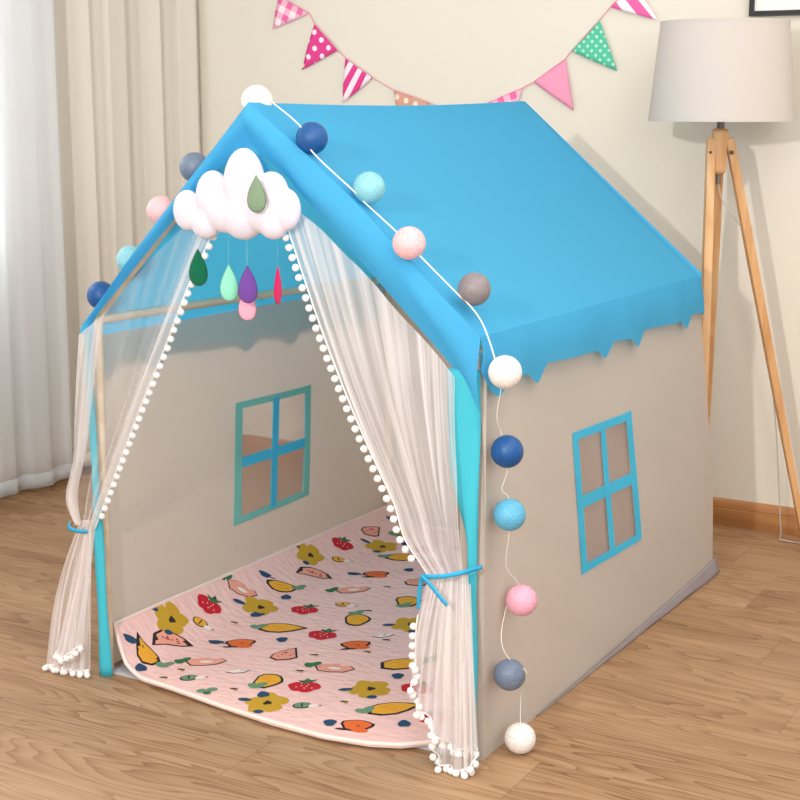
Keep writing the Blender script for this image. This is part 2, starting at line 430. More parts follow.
# ------------------------------------------------------------------ bunting
def patmat(name, kind, c0, c1, s=1.0):
    m, nt, out = newmat(name); p = N(nt, 'ShaderNodeBsdfPrincipled'); p.inputs['Roughness'].default_value = .85
    uv = N(nt, 'ShaderNodeUVMap'); uv.uv_map = 'UVMap'; sep = N(nt, 'ShaderNodeSeparateXYZ'); L(nt, uv.outputs[0], sep.inputs[0])
    def M(op, a, b=None):
        n = N(nt, 'ShaderNodeMath', operation=op)
        for i, v in enumerate((a, b)):
            if v is None: continue
            if isinstance(v, (int, float)): n.inputs[i].default_value = v
            else: L(nt, v, n.inputs[i])
        return n.outputs[0]
    U, V = sep.outputs[0], sep.outputs[1]
    if kind == 'stripe': f = M('GREATER_THAN', M('FRACT', M('ADD', M('MULTIPLY', U, s), .1)), .52)
    elif kind == 'dots':
        fu = M('SUBTRACT', M('FRACT', M('MULTIPLY', U, s)), .5); fv = M('SUBTRACT', M('FRACT', M('MULTIPLY', V, s)), .5)
        f = M('LESS_THAN', M('ADD', M('MULTIPLY', fu, fu), M('MULTIPLY', fv, fv)), .055)
    elif kind == 'gingham':
        f = M('MULTIPLY', M('ADD', M('GREATER_THAN', M('FRACT', M('MULTIPLY', U, s)), .5), M('GREATER_THAN', M('FRACT', M('MULTIPLY', V, s)), .5)), .5)
    else: f = None
    mx = N(nt, 'ShaderNodeMix', data_type='RGBA'); mx.inputs[6].default_value = lin(c0); mx.inputs[7].default_value = lin(c1); mx.inputs[0].default_value = 0
    if f is not None: L(nt, f, mx.inputs[0])
    L(nt, mx.outputs[2], p.inputs['Base Color']); L(nt, p.outputs[0], out.inputs[0]); return m
pats = {
 'ging': patmat('pink_gingham', 'gingham', (238, 110, 170), (255, 235, 240), 22),
 'polka': patmat('magenta_polka', 'dots', (226, 62, 142), (255, 236, 244), 26),
 'stripe': patmat('magenta_stripe', 'stripe', (226, 60, 140), (250, 232, 240), 24),
 'tan': patmat('tan_polka', 'dots', (214, 160, 132), (250, 226, 214), 26),
 'pink': patmat('plain_pink', 'none', (242, 158, 190), (242, 158, 190)),
 'mint': patmat('mint_dots', 'dots', (84, 196, 160), (190, 236, 214), 50),
 'stripe2': patmat('pink_stripe', 'stripe', (238, 100, 168), (252, 238, 244), 18)}
bunt = empty('bunting', (-0.77, 1.91, 1.65)); tag(bunt, 'festive string of triangular patterned pennants pinned across the cream wall behind the tent', 'bunting')
YB = 1.912
flags = [('ging', (-.767, 1.667), (-.640, 1.606), (-.795, 1.556), 'pink gingham pennant'),
 ('polka', (-.62, 1.569), (-.527, 1.48), (-.675, 1.415), 'magenta pennant with white dots'),
 ('stripe', (-.495, 1.453), (-.388, 1.386), (-.509, 1.303), 'magenta and white striped pennant'),
 ('tan', (-.306, 1.346), (-.168, 1.303), (-.27, 1.19), 'tan pennant with pale dots'),
 ('stripe', (-.13, 1.292), (.01, 1.290), (-.06, 1.16), 'magenta striped pennant mostly behind the roof'),
 ('ging', (.04, 1.300), (.171, 1.35), (.12, 1.20), 'pink gingham pennant low over the roof ridge'),
 ('pink', (.21, 1.368), (.318, 1.438), (.35, 1.278), 'plain pink pennant'),
 ('mint', (.338, 1.462), (.43, 1.554), (.494, 1.399), 'mint green pennant with tiny dots'),
 ('stripe2', (.465, 1.592), (.54, 1.66), (.621, 1.549), 'pink and white diagonally striped pennant')]
string = []
for i, (k, a, b, t, lab) in enumerate(flags):
    A, B, T = [Vector((q[0], YB, q[1])) for q in (a, b, t)]
    string += [A, B]
    n = 10; vv = []; uvs = []; idx = {}; ff = []
    e1 = (B-A); lx = e1.normalized(); ly = Vector((0, 1, 0)).cross(lx)
    for r in range(n+1):
        for q in range(n+1-r):
            P = A + (B-A)*(q/n) + (T-A)*(r/n)
            bul = .004*math.sin(PI*min(1, (q/n+r/n)))*math.sin(PI*r/n+.3) + .0015*math.sin(7*q/n+i)
            idx[(r, q)] = len(vv); vv.append(P - Vector((0, .001+abs(bul), 0))); d = P-A; uvs.append((d.dot(lx), d.dot(ly)))
    for r in range(n):
        for q in range(n-r):
            ff.append((idx[(r, q)], idx[(r, q+1)], idx[(r+1, q)]))
            if q < n-r-1: ff.append((idx[(r, q+1)], idx[(r+1, q+1)], idx[(r+1, q)]))
    o = mk('pennant', vv, ff, pats[k], bunt, uvs=uvs); o['label'] = lab; solid(o, .0012)
mb = MB(); mb.tube([Vector((-.86, YB-.002, 1.71))] + [p-Vector((0, .002, 0)) for p in string] + [Vector((.60, YB-.002, 1.73))], .0016, 6)
mb.build('string', plain('pink_string', (232, 150, 170), .8), bunt)

# ------------------------------------------------------------------ floor lamp
AX = Vector((0.910, 1.66, 0))
lamp = empty('floor_lamp', (AX.x, AX.y, 0)); tag(lamp, 'wooden tripod floor lamp with a wide beige linen drum shade, right of the tent', 'floor lamp')
mb = MB(); n = 64; R0, R1, Z0, Z1 = .2035, .178, 1.253, 1.525
mb.lathe([(R0, Z0), (R0, Z0+.004), (R1, Z1-.004), (R1, Z1), (R1-.003, Z1), (R0-.003, Z0), (R0, Z0)], (AX.x, AX.y, 0), n, False, False)
sh = sm(mb.build('lamp_shade', m_shade, lamp), 50)
mb = MB()
mb.lathe([(R0+.0012, Z0-.001), (R0+.0012, Z0+.009), (R0-.004, Z0+.009), (R0-.004, Z0-.001), (R0+.0012, Z0-.001)], (AX.x, AX.y, 0), n, False, False)
mb.build('shade_trim', m_shade, sh); mb = MB()
mb.lathe([(R1+.0012, Z1-.008), (R1+.0012, Z1+.001), (R1-.004, Z1+.001), (R1-.004, Z1-.008), (R1+.0012, Z1-.008)], (AX.x, AX.y, 0), n, False, False)
mb.build('shade_trim', m_shade, sh)
mb = MB()
for k in range(3):
    a = 2*PI*k/3+.4; mb.tube([(AX.x+.02*math.cos(a), AX.y+.02*math.sin(a), 1.285), (AX.x+(R0-.006)*math.cos(a), AX.y+(R0-.006)*math.sin(a), 1.262)], .002, 6)
mb.lathe([(.024, 1.282), (.024, 1.288)], (AX.x, AX.y, 0), 24)
mb.build('shade_spider', m_metal, sh)
mb = MB(); mb.lathe([(.011, 1.225), (.011, 1.262), (.017, 1.264), (.018, 1.30), (.014, 1.305)], (AX.x, AX.y, 0), 20); sm(mb.build('lamp_holder', m_metal, lamp))
mb = MB(); mb.lathe([(.020, 1.305), (.024, 1.33), (.030, 1.36), (.024, 1.385), (.010, 1.40)], (AX.x, AX.y, 0), 20); sm(mb.build('bulb', m_paper, lamp))
mb = MB(); mb.lathe([(.016, 1.105), (.022, 1.112), (.024, 1.20), (.026, 1.215), (.024, 1.228), (.014, 1.232)], (AX.x, AX.y, 0), 6); bevel(mb.build('hub', m_lampwood, lamp), .002)
feet = [(.948, 1.500, (-.867, -.497)), (.830, 1.86, (-.4, .9)), (1.180, 1.80, (.867, .497))]
for (fx, fy, off) in feet:
    off = Vector((off[0], off[1], 0)).normalized()
    dn = off; sd = Vector((-dn.y, dn.x, 0))
    top = AX + dn*.026 + Vector((0, 0, 1.205)); bot = Vector((fx, fy, 0.0))
    ax = (bot-top).normalized(); out_ = sd.cross(ax).normalized()
    vv = []
    for p, hw, ht in ((top, .0155, .0115), (top.lerp(bot, .25), .0175, .0125), (top.lerp(bot, .6), .0165, .0115), (bot, .0115, .009)):
        for (s1, s2) in ((-1, -1), (1, -1), (1, 1), (-1, 1)): 
            q = p + sd*hw*s1 + out_*ht*s2
            if p is bot: q.z = 0.0
            vv.append(q)
    ff = [(0, 1, 2, 3), (12, 15, 14, 13)]
    for k in range(3):
        for j in range(4): ff.append((k*4+j, (k+1)*4+j, (k+1)*4+(j+1) % 4, k*4+(j+1) % 4))
    lg = bevel(mk('leg', vv, ff, m_lampwood, lamp, smooth=False), .003)
    mb = MB(); c = AX + dn*.030 + Vector((0, 0, 1.165)); mb.tube([c-sd*.019, c+sd*.019], .003, 10); mb.ball(c+sd*.019, .005, 10, 6); mb.ball(c-sd*.019, .0065, 10, 6)
    mb.build('bolt', m_metal, lg)
mb = MB(); mb.tube([AX+Vector((0, 0, 1.105)), AX+Vector((0, 0, 1.075))], .006, 10); mb.build('cable_gland', m_metal, lamp)
mb = MB(); mb.tube(spline([AX+Vector((0, 0, 1.078)), AX+Vector((.01, .01, 1.03)), AX+Vector((.05, .03, .97)), AX+Vector((.09, .05, .90)), AX+Vector((.12, .09, .7)), AX+Vector((.16, .13, .4)), AX+Vector((.19, .15, .05)), AX+Vector((.2, .16, .006)), AX+Vector((.4, .18, .006)), AX+Vector((.8, .2, .006))], 50), .0018, 6)
mb.build('power_cord', plain('clear_grey_cord', (190, 186, 178), .4), lamp)

# ------------------------------------------------------------------ the play tent
tent = empty('play_tent', (0.5, 0.7, 0)); tag(tent, 'house-shaped fabric play tent with sky-blue roof and greige walls, netting tied back at its front', 'play tent')

def block_wall(name, CP, nx, nz, hole, mat, wr, seed):
    """CP: 4 columns x 4 rows of control points, bilinear in each block"""
    us = []; 
    for k in range(3): us += [k+i/nx[k] for i in range(nx[k])]
    us.append(3.0)
    vz = []
    for k in range(3): vz += [k+i/nz[k] for i in range(nz[k])]
    vz.append(3.0)
    def fn(u, v, dx=0.0):
        i = min(int(u), 2); j = min(int(v), 2); a = u-i; b = v-j
        g = lambda p, q: Vector(CP[p][q])
        P = (g(i, j)*(1-a)+g(i+1, j)*a)*(1-b) + (g(i, j+1)*(1-a)+g(i+1, j+1)*a)*b
        inside = math.sin(PI*min(1, max(0, u/3)))*math.sin(PI*min(1, max(0, v/3)))
        P.x += wr*inside*(noise.noise(Vector((P.y*2.2+seed, P.z*1.6, seed))) + .35*noise.noise(Vector((P.y*6+seed, P.z*2.5+P.y, seed+4)))) + dx
        return tuple(P)
    return grid(name, lambda u, v: fn(u, v), 0, 0, mat, tent, us=us, vs_=vz, skip=lambda u, v: hole and 1 < u < 2 and 1 < v < 2), fn

def window(fn, side, both):
    """blue border on the outside, mullion cross, mesh pane; side = +1 right wall, -1 left wall"""
    def strip(mb, u0, u1, v0, v1, d, n=10):
        vv = []; ff = []
        hor = abs(u1-u0) >= abs(v1-v0)
        for i in range(n+1):
            t = i/n
            if hor: a, b = (u0+(u1-u0)*t, v0), (u0+(u1-u0)*t, v1)
            else: a, b = (u0, v0+(v1-v0)*t), (u1, v0+(v1-v0)*t)
            for q in (a, b):
                for dd in (0, .0012*side): vv.append(Vector(fn(q[0], q[1], d+dd)))
        for i in range(n):
            k = i*4
            ff += [(k, k+4, k+6, k+2), (k+1, k+3, k+7, k+5), (k, k+1, k+5, k+4), (k+2, k+6, k+7, k+3)]
        ff += [(0, 2, 3, 1), (n*4, n*4+1, n*4+3, n*4+2)]
        mb.add(vv, ff)
    e = 0.035; d = .0014*side
    mb = MB()
    strip(mb, 1-e*1.3, 2+e, 2-e*.9, 2+e, d); strip(mb, 1-e*1.3, 2+e, 1-e, 1+e*.9, d)
    strip(mb, 1-e*1.3, 1+e*.6, 1-e, 2+e, d*1.02); strip(mb, 2-e*.6, 2+e*1.3, 1-e, 2+e, d*1.02)
    fr = mb.build('window_frame', m_trim, tent)
    mb = MB()
    q_ = 1 if side > 0 else -1
    strip(mb, 1, 2, 1.455, 1.545, d*.4*q_); strip(mb, 1.455, 1.545, 1, 2, d*.9*q_)
    mb.build('window_cross', m_trim, fr)
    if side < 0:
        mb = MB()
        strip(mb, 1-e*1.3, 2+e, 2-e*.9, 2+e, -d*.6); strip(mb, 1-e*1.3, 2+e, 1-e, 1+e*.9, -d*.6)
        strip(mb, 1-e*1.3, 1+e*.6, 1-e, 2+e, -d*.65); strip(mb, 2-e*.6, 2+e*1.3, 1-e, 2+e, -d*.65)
        mb.build('border_glow_strip', m_border_glow, fr)['label'] = 'teal inner strip coloured as light shining through the blue border'  # added strips, the glow through the cloth is put into their colour
    grid('window_mesh', lambda u, v: fn(1+u, 1+v, -.004 + .0012*math.sin(u*9+v*4)), 12, 12, m_winnet, fr)

# right wall (outside visible)
CPR = [[(1.002, .008, 0), (1.003, .006, .25), (1.000, .003, .585), (.988, 0, .835)],
       [(1.006, .53, 0), (1.006, .522, .262), (.998, .468, .582), (.984, .44, .830)],
       [(1.012, .85, 0), (1.014, .806, .262), (1.002, .748, .574), (.980, .74, .828)],
       [(1.024, 1.40, 0), (1.020, 1.385, .25), (.998, 1.34, .60), (.974, 1.32, .826)]]
wr_, fR = block_wall('side_wall', CPR, (14, 8, 16), (8, 8, 8), True, m_grey, .012, 1.3)
window(fR, 1, True)
# left wall (inside visible)
CPL = [[(.008, -.005, 0), (.010, -.003, .22), (.014, 0, .53), (.024, 0, .79)],
       [(0.0, .56, 0), (0.0, .560, .222), (0.0, .590, .528), (.024, .60, .785)],
       [(-.02, .92, 0), (0.0, .875, .222), (0.0, .895, .520), (.024, .90, .78)],
       [(-.045, 1.43, 0), (-.03, 1.40, .24), (-.01, 1.35, .53), (.024, 1.32, .775)]]
wl_, fL = block_wall('side_wall', CPL, (14, 8, 14), (8, 8, 8), True, m_grey, .014, 5.1)
window(fL, -1, True)
# back wall
def backw(u, v):
    xl_, xr_ = -.045+.05*v, 1.024-.039*v
    y = 1.43-.11*v - .03*u*(1-v)
    return (xl_+(xr_-xl_)*u, y + .012*math.sin(PI*u)*math.sin(PI*v)*noise.noise(Vector((u*3, v*3, 9))), .785*v)
grid('back_wall', backw, 30, 20, m_grey, tent)
def backg(u, v):
    z0, z1 = .775+.075*u, 1.300
    zl = .775+.05*0; 
    x = .005+.980*u; top = (.80+(1.30-.80)*(x/.467)) if x < .467 else (1.30-(1.30-.855)*((x-.467)/.52))
    z = .785 + (max(top, .79)-.785)*v
    return (x, 1.318, z)
grid('back_gable', backg, 40, 10, m_blue, tent)

# roof -------------------------------------------------
def roof_pt(u, t):
    """u: -1 left eave .. 0 ridge .. 1 right eave ; t: 0 front .. 1 back"""
    yf = -.018; yb = 1.325
    y = yf+(yb-yf)*t
    sagr = -.010*math.sin(PI*t)
    rx = .474-.006*t; rz = 1.303+.006*t + sagr
    if u >= 0:
        ex = 1.0-.015*t; ez = .868-.016*t
    else:
        ex = .030-.020*t; ez = .838-.046*t
    a = abs(u)
    x = rx+(ex-rx)*a; z = rz+(ez-rz)*a
    nrm = Vector((rz-ez, 0, (ex-rx) if u >= 0 else (rx-ex))).normalized()
    b = -.016*math.sin(PI*a)*math.sin(PI*t)**.6
    if u >= 0: b += .010*math.sin(PI*min(1, a*1.02))*(1-t)**3
    # fabric rounds over the back edge corner and the eave
    if t > .96: 
        k = (t-.96)/.04; b -= .010*k*k
    # diagonal tension wrinkles near the front edge
    wk = math.sin(PI*a)*math.exp(-t*9)
    b += .0035*wk*math.sin(34*t+5*a) + .003*noise.noise(Vector((a*3+ (7 if u < 0 else 0), t*4, 2)))*math.sin(PI*a)
    return Vector((x + nrm.x*b*(1 if u >= 0 else -1)*1.0, y, z + abs(nrm.z)*b))
TIPS = [-.10, .049, .224, .60, .80, 1.164, 1.36]
def val_depth(y, right):
    base = .122 if right else .145
    for a, b in zip(TIPS, TIPS[1:]):
        if y <= b:
            f = (y-a)/(b-a); big = (b-a) > .19
            s = min(1, f*(b-a)/.05, (1-f)*(b-a)/.055); s = s*s*(3-2*s)*.5+s*.5
            return base + .003 - (.037 if right else .036)*s*(1-.38*f) 
    return base
us = [-1-.25*i/5 for i in range(5, 0, -1)] + [-1+i/22 for i in range(22)] + [i/22 for i in range(22)] + [1.0] + [1+.25*i/5 for i in range(1, 6)]
def roof(u, t):
    a = abs(u)
    if a <= 1: return tuple(roof_pt(u, t))
    P = roof_pt(1 if u > 0 else -1, t); k = (a-1)/.25
    d = val_depth(P.y, u > 0)
    P.z -= d*k
    P.x += (.016*min(1, .1+t*9) if u > 0 else -.016)*k*(1+.18*math.sin(P.y*19)) + (.005*math.sin(PI*k) if u > 0 else 0)
    if t < .03: P.z += .03*k*(1-t/.03)**1.5
    return tuple(P)
ts = [i/196 for i in range(197)]
rf = grid('roof', roof, 0, 0, m_blue, tent, us=us, vs_=ts); sm(rf, 28)
# front gable band (hangs down from the front edge of the roof)
RO = [roof_pt(a, 0) for a in [i/24 for i in range(25)]]
IN_R = [(.465, 1.225), (.56, 1.155), (.59, 1.125), (.76, .968), (.929, .809), (.968, .764), (.998, .716)]
IN_L = [(.465, 1.225), (.36, 1.145), (.202, .995), (.10, .895), (.05, .845), (.004, .790)]
def band(side):
    inn = [Vector((p[0], -.008, p[1])) for p in (IN_R if side > 0 else IN_L)]
    def fn(u, v):
        o = roof_pt(u*side, 0)
        if side > 0: o = o + Vector((.0, 0, 0)) 
        i = sp1(inn, u)
        P = o.lerp(i, v)
        w_ = math.sin(PI*v)
        P.y -= .014*w_ + .004*math.sin(PI*v*2)*math.cos(u*9) + .003*noise.noise(Vector((u*9, v*2, 1)))
        P += Vector((0, -.006*(1-v), 0))*math.sin(PI*v)
        return tuple(P)
    return grid('gable_band', fn, 40, 8, m_blue, tent)
band(1); band(-1)
# upper gable, blue cloth behind the cloud
def gab(u, v):
    z = 1.225-.165*v; hw = .0+.0*v
    xl_ = .465-.0-.13*v*.85; xr_ = .465+.13*v*.95
    zz = z+ (abs(u-.5)*.02)
    return (xl_+(xr_-xl_)*u, -.006+.002*v, zz)
grid('gable_panel', gab, 10, 10, m_blue, tent)
# front posts: cloth sleeves
def post(xt, zt, xb, zb, wt, wb, y, side, nm, yb=None):
    def fn(u, v):
        x = xt+(xb-xt)*v; w_ = wt+(wb-wt)*v; z = zt+(zb-zt)*v
        return (x + (u-.5)*w_, y - .010*math.sin(PI*u) + .002*math.sin(v*17+u*4) + ((yb or y)-y)*v, z)
    return solid(grid(nm, fn, 8, 30, m_strip, tent), .0015)
def strip_r(u, v):
    z = .80*(1-v)
    c, w_ = sp1([(.965, .072, 0), (.966, .070, 0), (.970, .058, 0), (.984, .022, 0), (.984, .022, 0), (.986, .020, 0), (.988, .014, 0), (.990, .012, 0)], v)[:2]
    return (c-.006*(1-v)+(u-.5)*w_, -.006-.010*math.sin(PI*u)+.0022*math.sin(v*21+u*5), z)
solid(grid('front_strip', strip_r, 8, 40, m_strip, tent), .0015)
post(.022, .80, .040, .0, .010, .036, -.012, 1, 'front_strip', yb=-.020)
# greige front return next to right post
def ret(u, v):
    return (.950+.052*u, .001+.006*u, .0+.80*v)
grid('wall_edge', ret, 2, 12, m_grey, tent)
# poles
mb = MB(); mb.tube([(.030, -.002, .828), (.028, .6, .815), (.030, 1.30, .79)], .0105, 14); sm(mb.build('eave_pole', m_pole, tent))
mb = MB(); mb.tube([(.955, .024, .838), (.952, .6, .828), (.950, 1.30, .822)], .0105, 14); sm(mb.build('eave_pole', m_pole, tent))
mb = MB(); mb.tube([(.465, .0, 1.282), (.465, .6, 1.272), (.467, 1.30, 1.286)], .0105, 14); sm(mb.build('ridge_pole', m_pole, tent))
for (a, b) in (((.024, .012, .0), (.030, .012, .83)), ((.972, .024, .0), (.955, .024, .838)), ((-.015, 1.385, .0), (.030, 1.29, .80)), ((.985, 1.36, .0), (.952, 1.29, .825))):
    mb = MB(); mb.tube([a, b], .0105, 12); sm(mb.build('corner_pole', m_pole, tent))
for yy in (.006, 1.295):
    for (xe, ze) in ((.032, .828), (.955, .838)):
        mb = MB(); mb.tube([(xe, yy+.012, ze+.012), (.465, yy+.012, 1.284)], .0095, 12); sm(mb.build('rafter_pole', m_pole, tent))
# floor sheet of the tent
def sheet(u, v):
    xl_ = .02-.062*v; xr_ = .996+.012*v
    x = xl_+(xr_-xl_)*u; yf = -.006 - .006*math.sin(u*PI); y = yf+(1.44-yf-.035*u)*v
    e = min(u, 1-u, v, 1-v)
    return (x, y, .0035 + .002*noise.noise(Vector((u*14, v*14, 3))) if e > .001 else .0015)
solid(grid('floor_sheet', sheet, 40, 50, m_ground, tent), .001)
# flared hem on the lower edge of the right wall, towards the back
def hem(u, v):
    y = .25+1.165*u; f = u**1.8
    x = 1.0+.022*(y/1.4)+.003
    return (x + (.010*f+.001)*v, y+.012*v, .002+ (.003+.045*f)*(1-v) + .004*f*math.sin(u*26)*v)
solid(grid('wall_hem', hem, 60, 4, m_hem, tent), .001)

# ------------------------------------------------------------------ tulle door curtains with pompoms
POM_R = .0076
def surf_pair(T, K, top_curve, ntop, phase, amp, spread):
    pass
def right_upper(u, v, raw=False):
    Tp = sp1([(.552, -.022, 1.10), (.60, -.020, 1.085), (.72, -.018, .995), (.84, -.016, .885), (.90, -.014, .830), (.945, -.014, .785)], u)
    Kp = Vector((.905+.080*u, -.045, .392+.012*u))
    vv = v
    P = Tp.lerp(Kp, vv)
    bow = math.sin(PI*vv)
    P.x += -.004*bow*(1-u) - .012*bow*u*(1-u)*2
    P.z += -.014*bow*(1-u)
    # bulge before the tie on the inner side
    b2 = math.exp(-((vv-.90)/.07)**2); P.x -= .016*b2*(1-u)
    P.y += -.020*bow*(1-u*.6)
    if not raw:
        a = (.15+vv)*(1-.55*vv**6)
        P.y += .007*a*math.sin(2*PI*(6*u+.5*math.sin(4*u)))
        P.x += .005*a*math.sin(2*PI*(6*u+.5*math.sin(4*u))+1.2)
        P.y += .004*noise.noise(Vector((u*6, v*3, 4)))
    return P
def right_lower(u, v, raw=False):
    Kp = Vector((.905+.088*u, -.045, .392+.012*u))
    Bp = sp1([(.884, -.062, .205), (.892, -.066, .135), (.918, -.066, .098), (.955, -.064, .060), (.985, -.058, .052), (1.016, -.040, .050)], u)
    P = Kp.lerp(Bp, v)
    bow = math.sin(PI*min(1, v*1.0))
    P.x += -.010*bow*(1-u)
    if not raw:
        P.y += .008*(.25+v)*math.sin(2*PI*(5*u+.4*math.sin(5*u))) ; P.x += .004*v*math.sin(2*PI*5*u+1)
    return P
def right_under(u, v, raw=False):
    Kp = Vector((.915+.075*u, -.030, .38))
    Bp = sp1([(.925, -.050, .085), (.937, -.070, .030), (.965, -.075, .014), (.995, -.074, .010), (1.012, -.070, .012), (1.018, -.055, .035)], u)
    P = Kp.lerp(Bp, v)
    if not raw: P.y += .008*(.25+v)*math.sin(2*PI*(5*u)+.7)
    return P
def left_upper(u, v, raw=False):
    Tp = sp1([(.415, -.024, 1.095), (.36, -.020, 1.09), (.30, -.020, 1.045), (.18, -.020, .945), (.07, -.020, .845), (.0, -.020, .795)], u)
    Kp = Vector((.038-.040*u, -.045, .356+.006*u))
    P = Tp.lerp(Kp, v)
    bow = math.sin(PI*v)
    P.x += .008*bow*(1-u)
    # the netting hangs out to the left and billows above the tie
    hang = u**2
    P.x -= hang*(.030*math.exp(-((v-.80)/.18)**2) + .012*bow)
    P.z -= hang*.060*bow
    P.y += -.022*bow*(1-.5*u)
    # gather most of the cloth along the two edges
    if not raw:
        a = (.12+v)*(1-.5*v**6)
        P.y += .008*a*math.sin(2*PI*(5*u)+.5); P.x += .006*a*math.sin(2*PI*5*u+1.7)
    return P
def left_lower(u, v, raw=False):
    Kp = Vector((.038-.040*u, -.045, .356+.006*u))
    Bp = sp1([(.012, -.050, .016), (-.02, -.055, .012), (-.06, -.060, .011), (-.105, -.055, .014)], u)
    P = Kp.lerp(Bp, v)
    P.x -= .020*math.sin(PI*v)*u
    if not raw: P.y += .009*(.2+v)*math.sin(2*PI*(5*u)); P.x += .003*v*math.sin(2*PI*5*u+1)
    return P
def left_under(u, v, raw=False):
    Kp = Vector((.034-.030*u, -.030, .352))
    Bp = sp1([(.012, -.072, .085), (-.005, -.078, .070), (-.035, -.078, .052), (-.06, -.070, .060)], u)
    P = Kp.lerp(Bp, v)
    if not raw: P.y += .008*(.2+v)*math.sin(2*PI*(4*u)+.7)
    return P
def merge_grid(name, fns, nu, nv, mat):
    verts = []; faces = []; uvs = []
    for fn, vo in fns:
        b = len(verts)
        for j in range(nv+1):
            for i in range(nu+1):
                verts.append(tuple(fn(i/nu, j/nv))); uvs.append((i/nu+vo*.13, j/nv+vo))
        for j in range(nv):
            for i in range(nu): a = b+j*(nu+1)+i; faces.append((a, a+1, a+nu+2, a+nu+1))
    return mk(name, verts, faces, mat, tent, uvs=uvs)
netR = merge_grid('net_curtain', [(right_upper, 0), (right_lower, 1), (right_under, 3)], 110, 40, m_net)
netR['label'] = 'right netting curtain gathered at the post'
netL = merge_grid('net_curtain', [(left_upper, 0), (left_lower, 1), (left_under, 3)], 90, 40, m_net2)
netL['label'] = 'left netting curtain swept outside the post'

pomm = MB(); pomm.ball((0, 0, 0), POM_R, 10, 7); pom_mesh = pomm.build('pompom_source', m_pom, None, True)
pom_data = pom_mesh.data
for v in pom_data.vertices: v.co *= 1+.10*noise.noise(v.co*900)
bpy.data.objects.remove(pom_mesh)
def place_pom(P, parent):
    o = bpy.data.objects.new('pompom', pom_data); C.objects.link(o); o.parent = parent
    o.location = Vector(P) - tent.location - parent.location
    o.rotation_euler = (random.random()*3, random.random()*3, 0)
def resample(pts, step):
    out_ = [pts[0]]; acc = 0
    for a, b in zip(pts, pts[1:]):
        d = (b-a).length
        while acc + d >= step:
            k = (step-acc)/d; a = a.lerp(b, k); out_.append(a.copy()); d = (b-a).length; acc = 0
        acc += d
    return out_
def tape(pts, parent, w_=.005):
    mb = MB(); mb.tube(pts, .0016, 6); mb.build('pompom_tape', m_tape, parent)
eR = [right_upper(0, i/60) + Vector((0, -.004, 0)) for i in range(61)]
eL = [left_upper(.035*min(1, i/20), i/60, True) + Vector((0, .012*min(1, max(0, (i-14)/10)), 0)) for i in range(61)]
for pts, par, st, sx in ((eR, netR, .0215, -1), (eL, netL, .0225, 1)):
    tape(pts, par)
    for i, p in enumerate(resample(pts, st)[1:-1]):
        place_pom(p + Vector((sx*.008, -.004, -.004)), par)
for fn, par, st in ((right_lower, netR, .0165), (right_under, netR, .021), (left_lower, netL, .0165), (left_under, netL, .019)):
    pts = [fn(i/60, 1) for i in range(61)]
    tape([p + Vector((0, -.003, 0)) for p in pts], par)
    for i, p in enumerate(resample(pts, st)):
        q = p + Vector((0, -.005, -.009 - .003*(i % 2)));  q.z = max(q.z, .0072); place_pom(q, par)
pts = [right_lower(0, .45+.55*i/30) for i in range(31)]
tape([p + Vector((0, -.003, 0)) for p in pts], netR)
for p in resample(pts, .02)[1:]: place_pom(p + Vector((-.006, -.005, -.004)), netR)

# ribbons
def ribbon(pts, wv, name, mat, t=.0014):
    pts = spline(pts, 40); vv = []; ff = []
    for i, p in enumerate(pts):
        tg = (pts[min(i+1, 39)]-pts[max(i-1, 0)]).normalized()
        side = tg.cross(Vector((0, -1, 0))); side = side.normalized() if side.length > .2 else Vector((0, 0, 1))
        if side.z < 0 and abs(side.z) > .3: side = -side
        for s in (-1, 1): vv.append(p+side*wv*s)
    for i in range(39): ff.append((2*i, 2*i+1, 2*i+3, 2*i+2))
    return solid(mk(name, vv, ff, mat, tent), t)
ribbon([(1.006, -.012, .414), (.985, -.062, .412), (.95, -.078, .404), (.915, -.074, .397), (.900, -.058, .392)], .0045, 'tieback', m_ribbon)
ribbon([(.905, -.076, .398), (.93, -.083, .385), (.952, -.086, .366), (.968, -.084, .350)], .0042, 'tieback_tail', m_ribbon)
ribbon([(.900, -.058, .392), (.886, -.040, .375), (.878, -.034, .345), (.874, -.030, .310)], .0045, 'tieback_tail', m_ribbon)
ribbon([(-.012, -.062, .372), (-.004, -.074, .364), (.012, -.070, .357), (.030, -.050, .352)], .0045, 'tieback', m_ribbon)

# ------------------------------------------------------------------ quilted mat
mat_m = None
def xl_edge(y): return .018-.043*y/1.4
def mat_h(x, y):
    w_ = .14; t = max(0, (xl_edge(y)+w_-x)/w_)
    return .016+(.09-.03*y)*t**2.2 + .0016*noise.noise(Vector((x*6, y*6, 2)))
yfc = [(.02, .050), (.06, .022), (.10, -.004), (.16, -.020), (.25, -.030), (.40, -.055), (.55, -.074), (.68, -.078), (.78, -.062), (.84, -.036), (.885, .006), (.92, .06), (.945, .12), (.955, .20)]
def yfront(x):
    if x <= yfc[0][0]: return yfc[0][1]
    for (a, b), (c, d) in zip(yfc, yfc[1:]):
        if x <= c:
            t = (x-a)/(c-a); return b+(d-b)*t
    return yfc[-1][1]
mat_root = empty('play_mat', (.45, .6, .0)); tag(mat_root, 'pink quilted mat printed with fruit and flowers, lying inside the tent', 'mat')
def matfn(u, v):
    x = .030+(.955-.030)*u
    yf = yfront(x); y = yf+(1.385-yf)*v
    x += (xl_edge(y)-.030)*(1-u)
    return (x, y, mat_h(x, y))
pal = {'pink': (250, 203, 194), 'red': (206, 36, 52), 'yel': (240, 172, 56), 'mus': (206, 160, 48), 'ora': (234, 112, 56), 'pea': (244, 164, 142),
       'nav': (44, 78, 108), 'grn': (56, 118, 76), 'sage': (112, 150, 118), 'blk': (52, 40, 44), 'wht': (246, 232, 222), 'gold': (232, 148, 40)}
